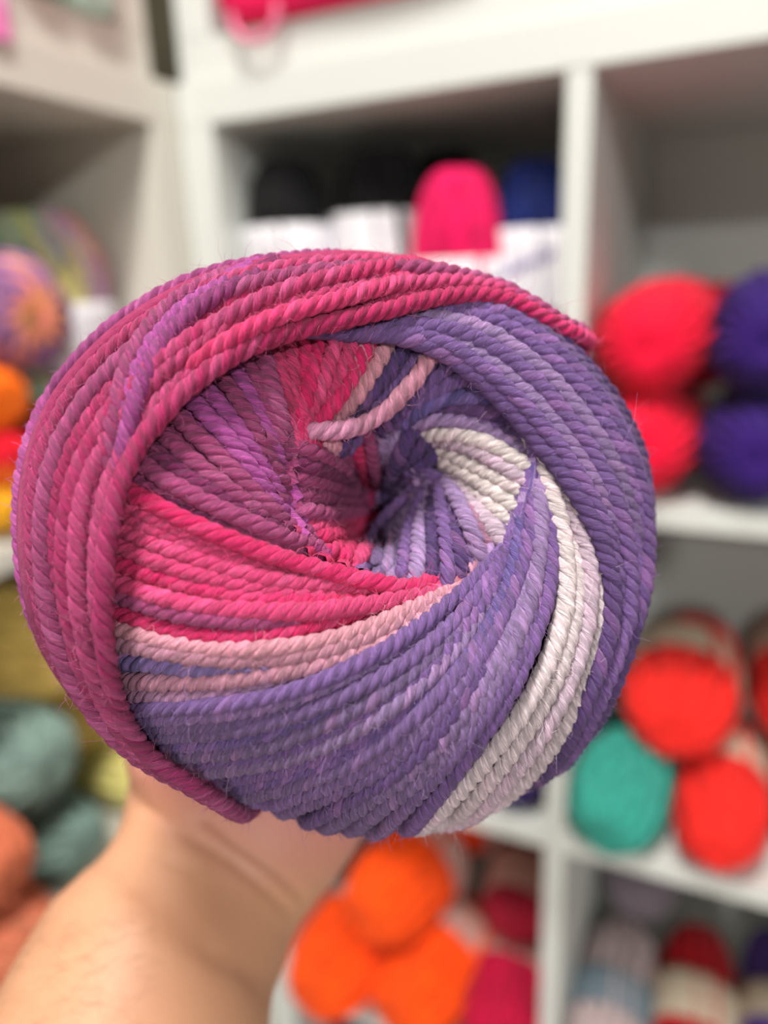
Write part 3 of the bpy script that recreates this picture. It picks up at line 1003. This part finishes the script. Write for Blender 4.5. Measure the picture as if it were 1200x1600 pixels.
# fuzz: fine stray fibres all over the wraps
FP = np.concatenate([f[0] for f in FUZZ])
FT = np.concatenate([f[1] for f in FUZZ])
FN = np.concatenate([f[2] for f in FUZZ])
FC = np.concatenate([f[3] for f in FUZZ])
facing = sdf(FP) > -0.0075
FP, FT, FN, FC = FP[facing], FT[facing], FN[facing], FC[facing]
gf = np.random.default_rng(3)
NH = 46000
idx = gf.integers(0, len(FP), NH)
p0, tn, nn, fc = FP[idx], FT[idx], FN[idx], FC[idx]
nn = nn / (np.linalg.norm(nn, axis=1)[:, None] + 1e-12)
ln = gf.gamma(2.0, 0.00045, NH)[:, None] + 0.0007
ln[::10] *= 2.2
bn = np.cross(tn, nn)
d = nn * gf.uniform(0.2, 1.0, (NH, 1)) + tn * gf.choice([-1, 1], NH)[:, None] * gf.uniform(0.3, 1, (NH, 1)) + bn * gf.normal(0, 0.7, (NH, 1))
d /= np.linalg.norm(d, axis=1)[:, None]
curl = gf.normal(0, 1, (NH, 3))
pts = [p0]
dirs = [d]
for k_ in range(3):
    pts.append(pts[-1] + d * ln / 3)
    d = d + np.cross(d, curl) * 0.38 + gf.normal(0, 0.22, (NH, 3))
    d /= np.linalg.norm(d, axis=1)[:, None]
pts = np.stack(pts, 1)
d0 = dirs[0]
hr = 0.000026
s1 = np.cross(d0, [0.3, 0.5, 0.8])
s1 /= np.linalg.norm(s1, axis=1)[:, None]
s2 = np.cross(d0, s1)
tri = [(1, 0), (-0.5, 0.866), (-0.5, -0.866)]
wid = np.array([1.0, 1.0, 0.85, 0.4])[None, :, None]
HV = np.stack([pts + hr * wid * (c * s1 + s * s2)[:, None] for c, s in tri], 2)
fb = grid_faces(4, 3)
HF = (fb[None] + (np.arange(NH) * 12)[:, None, None]).reshape(-1, 4)
hc = np.repeat(np.clip(fc * 1.1 + 0.07, 0, 1)[:, None], 12, 1).reshape(-1, 3)
fme = mesh_np('fuzz', HV.reshape(-1, 3), HF, True, hc, np.zeros((len(hc), 2)))
fme.transform(INV)
tag(link('fuzz', fme, M_HERO, cake), 'fine stray fibres', kind='stuff')

# ------------------------------------------------------------------ the arm and hand holding the cake
def cpt(px, py, z):
    return np.array([(px - 600) / FPX * z, -(py - 800) / FPX * z, z])


def loft(bm, rings, k=28):
    """rings: (centre, axis u half-vector, axis v half-vector)"""
    prev = None
    first = None
    for c, a, b in rings:
        vs = [bm.verts.new(Vector(c + a * math.cos(t) + b * math.sin(t))) for t in [2 * math.pi * i / k for i in range(k)]]
        if prev:
            for i in range(k):
                bm.faces.new((prev[i], prev[(i + 1) % k], vs[(i + 1) % k], vs[i]))
        else:
            first = vs
        prev = vs
    bm.faces.new(first[::-1])
    bm.faces.new(prev)


def chain(bm, pts, rad, flat=1.0, k=16):
    """round limb through points with radii, rounded ends"""
    P = catmull(pts, 26)
    R = np.interp(np.linspace(0, 1, 26), np.linspace(0, 1, len(rad)), rad)
    Tn = np.gradient(P, axis=0)
    Tn /= np.linalg.norm(Tn, axis=1)[:, None]
    rings = []
    e = [(-0.95, 0.3), (-0.7, 0.71), (-0.35, 0.93)]
    ref = np.array([0.1, 0.2, 1.0])

    def fr(t):
        a = np.cross(t, ref)
        a /= np.linalg.norm(a)
        return a, np.cross(a, t)
    for d, s in e:
        a, b = fr(Tn[0])
        rings.append((P[0] + Tn[0] * R[0] * d, a * R[0] * s, b * R[0] * s * flat))
    for i in range(26):
        a, b = fr(Tn[i])
        rings.append((P[i], a * R[i], b * R[i] * flat))
    for d, s in e[::-1]:
        a, b = fr(Tn[-1])
        rings.append((P[-1] - Tn[-1] * R[-1] * d, a * R[-1] * s, b * R[-1] * s * flat))
    loft(bm, rings, k)


bm = bmesh.new()
# forearm, wrist, palm: (px, py, depth, half width m, half thickness m)
ARM = [((-0.125, -0.33, 0.03), 0.041, 0.037), ((-0.084, -0.215, 0.105), 0.037, 0.033), (cpt(208, 1600, 0.180), 0.0325, 0.028), (cpt(274, 1470, 0.192), 0.0285, 0.024),
       (cpt(326, 1370, 0.201), 0.0268, 0.0205), (cpt(372, 1275, 0.207), 0.0325, 0.0185), (cpt(425, 1150, 0.2095), 0.036, 0.0165), (cpt(470, 1000, 0.2085), 0.038, 0.013), (cpt(505, 870, 0.2055), 0.037, 0.0105)]
Pc = catmull([a[0] for a in ARM], 60)
dl = np.r_[0, np.cumsum(np.linalg.norm(np.diff([np.array(a[0]) for a in ARM], axis=0), axis=1))]
ss = np.linspace(0, dl[-1], 60)
hw = np.interp(ss, dl, [a[1] for a in ARM])
ht = np.interp(ss, dl, [a[2] for a in ARM])
Tn = np.gradient(Pc, axis=0)
Tn /= np.linalg.norm(Tn, axis=1)[:, None]
rings = []
for i in range(60):
    a = np.cross(Tn[i], [0.12, 0.1, 1.0])
    a /= np.linalg.norm(a)
    b = np.cross(a, Tn[i])
    rings.append((Pc[i], a * hw[i], b * ht[i]))
loft(bm, rings, 32)
# heel of the hand and base of the thumb
chain(bm, [cpt(330, 1290, 0.203), cpt(300, 1180, 0.205), cpt(250, 1060, 0.207)], [0.013, 0.0175, 0.013])
chain(bm, [cpt(440, 1290, 0.206), cpt(520, 1190, 0.207), cpt(575, 1040, 0.207)], [0.012, 0.0165, 0.012])
# thumb and four fingers closed on the back of the cake
chain(bm, [cpt(275, 1090, 0.205), cpt(222, 985, 0.200), cpt(205, 890, 0.195), cpt(212, 805, 0.191)], [0.0125, 0.011, 0.0105, 0.008])
for (x0_, y0_), (x1_, y1_), L_ in (((395, 900), (330, 690), 0), ((465, 860), (440, 620), 1), ((540, 860), (550, 630), 2), ((605, 900), (650, 700), 3)):
    mx, my = (x0_ + x1_) / 2, (y0_ + y1_) / 2
    chain(bm, [cpt(x0_, y0_ + 60, 0.206), cpt(x0_, y0_, 0.2055), cpt(mx, my, 0.202), cpt(x1_, y1_, 0.1975), cpt(x1_ + (x1_ - x0_) * 0.15, y1_ - 40, 0.194)],
          [0.0098, 0.0096, 0.0088, 0.0082, 0.0066])
bmesh.ops.recalc_face_normals(bm, faces=list(bm.faces))
raw = bm_mesh('arm_raw', bm, True)
raw.transform(Matrix([[CR[i], CU[i], CF[i], CAM[i]] for i in range(3)] + [[0, 0, 0, 1]]))
raw.flip_normals()
tmp = bpy.data.objects.new('arm_tmp', raw)
COL.objects.link(tmp)
md = tmp.modifiers.new('r', 'REMESH')
md.mode = 'VOXEL'
md.voxel_size = 0.0016
md.use_smooth_shade = True
sm = tmp.modifiers.new('s', 'SMOOTH')
sm.iterations = 14
sm.factor = 0.5
dg = bpy.context.evaluated_depsgraph_get()
arm_me = bpy.data.meshes.new_from_object(tmp.evaluated_get(dg))
bpy.data.objects.remove(tmp, do_unlink=True)
for p in arm_me.polygons: p.use_smooth = True
arm_me.name = 'person'

# wrist creases pressed into the skin
nv = len(arm_me.vertices)
co = np.empty(nv * 3)
arm_me.vertices.foreach_get('co', co)
co = co.reshape(-1, 3)
no = np.empty(nv * 3)
arm_me.vertices.foreach_get('normal', no)
no = no.reshape(-1, 3)
dcam = (co - CAM) @ CW.T
pxv = 600 + FPX * dcam[:, 0] / np.maximum(dcam[:, 2], 0.02)
pyv = 800 - FPX * dcam[:, 1] / np.maximum(dcam[:, 2], 0.02)
front = (no * (CAM - co)).sum(1) > 0
for line, wd, dp in ((((225, 1262), (300, 1310), (370, 1352), (450, 1420)), 7, 0.0010), (((320, 1275), (370, 1318), (420, 1352), (470, 1398)), 7, 0.0011), (((240, 1330), (300, 1362)), 7, 0.0004)):
    Lp = catmull(line, 60)
    d = np.sqrt(((np.stack([pxv, pyv], 1)[:, None] - Lp[None]) ** 2).sum(-1)).min(1)
    co -= no * (dp * np.exp(-(d / wd) ** 2) * front)[:, None]
arm_me.vertices.foreach_set('co', co.astype(np.float32).ravel())
print('HAND inside cake:', int((sdf(co) < -0.001).sum()), 'deepest mm', float(sdf(co).min() * 1000))

m_sk, nt, b = new_mat('skin')
tc = nt.nodes.new('ShaderNodeTexCoord')
n1 = nt.nodes.new('ShaderNodeTexNoise')
n1.inputs['Scale'].default_value = 38
n1.inputs['Detail'].default_value = 5
nt.links.new(tc.outputs['Object'], n1.inputs['Vector'])
mx = nt.nodes.new('ShaderNodeMix')
mx.data_type = 'RGBA'
mx.inputs[6].default_value = lin((188, 135, 106)) + (1,)
mx.inputs[7].default_value = lin((202, 153, 118)) + (1,)
nt.links.new(n1.outputs['Fac'], mx.inputs[0])
# the palm itself is pinker than the forearm
at = nt.nodes.new('ShaderNodeAttribute')
at.attribute_name = 'palm'
mx2 = nt.nodes.new('ShaderNodeMix')
mx2.data_type = 'RGBA'
mx2.inputs[7].default_value = lin((192, 126, 116)) + (1,)
nt.links.new(at.outputs['Fac'], mx2.inputs[0])
nt.links.new(mx.outputs[2], mx2.inputs[6])
nt.links.new(mx2.outputs[2], b.inputs['Base Color'])
b.inputs['Roughness'].default_value = 0.5
b.inputs['Specular IOR Level'].default_value = 0.35
b.inputs['Subsurface Weight'].default_value = 0.15
b.inputs['Subsurface Radius'].default_value = (0.006, 0.003, 0.0015)
b.inputs['Subsurface Scale'].default_value = 0.5
n2 = nt.nodes.new('ShaderNodeTexVoronoi')
n2.inputs['Scale'].default_value = 900
nt.links.new(tc.outputs['Object'], n2.inputs['Vector'])
bp = nt.nodes.new('ShaderNodeBump')
bp.inputs['Strength'].default_value = 0.12
bp.inputs['Distance'].default_value = 0.0004
nt.links.new(n2.outputs['Distance'], bp.inputs['Height'])
nt.links.new(bp.outputs[0], b.inputs['Normal'])
pa = arm_me.attributes.new('palm', 'FLOAT', 'POINT')
prox = ((co - CAM) @ CW.T) @ np.array([0.45, 0.89, 0.0])
w0 = cpt(350, 1310, 0.205) @ np.array([0.45, 0.89, 0.0])
pa.data.foreach_set('value', np.clip((prox - w0) / 0.02, 0, 1).astype(np.float32))
person = link('person', arm_me, m_sk)
tag(person, 'bare left forearm and hand reaching up to hold the yarn cake from behind', 'person')

# fine dark hairs on the forearm
gh = np.random.default_rng(9)
cand = np.where((pxv > -60) & (pxv < 260) & (pyv > 1430) & (pyv < 1680) & front)[0]
NA = 300
ix = gh.choice(cand, NA)
tp = (c2w(cpt(170, 1600, 0.18)) - c2w(cpt(312, 1370, 0.201)))
tp /= np.linalg.norm(tp)
p0 = co[ix]
nn = no[ix]
dd = tp[None] * gh.uniform(-0.2, 0.6, (NA, 1)) - CR[None] * gh.uniform(0.2, 1, (NA, 1)) + nn * 0.25 + gh.normal(0, 0.2, (NA, 3))
dd /= np.linalg.norm(dd, axis=1)[:, None]
ll = gh.uniform(0.004, 0.009, (NA, 1))
d2 = dd - nn * 0.25 + gh.normal(0, 0.15, (NA, 3))
pts = np.stack([p0, p0 + dd * ll * 0.5, p0 + dd * ll * 0.5 + d2 * ll * 0.5], 1)
s1 = np.cross(dd, [0.3, 0.5, 0.8])
s1 /= np.linalg.norm(s1, axis=1)[:, None]
s2 = np.cross(dd, s1)
HV = np.stack([pts + 0.000024 * (c * s1 + s * s2)[:, None] for c, s in tri], 2)
HF = (grid_faces(3, 3)[None] + (np.arange(NA) * 9)[:, None, None]).reshape(-1, 4)
hm = mesh_np('arm_hair', HV.reshape(-1, 3), HF, True)
tag(link('arm_hair', hm, plain('brown_hair', (150, 110, 80), 0.6), person), 'fine brown forearm hair', kind='stuff')
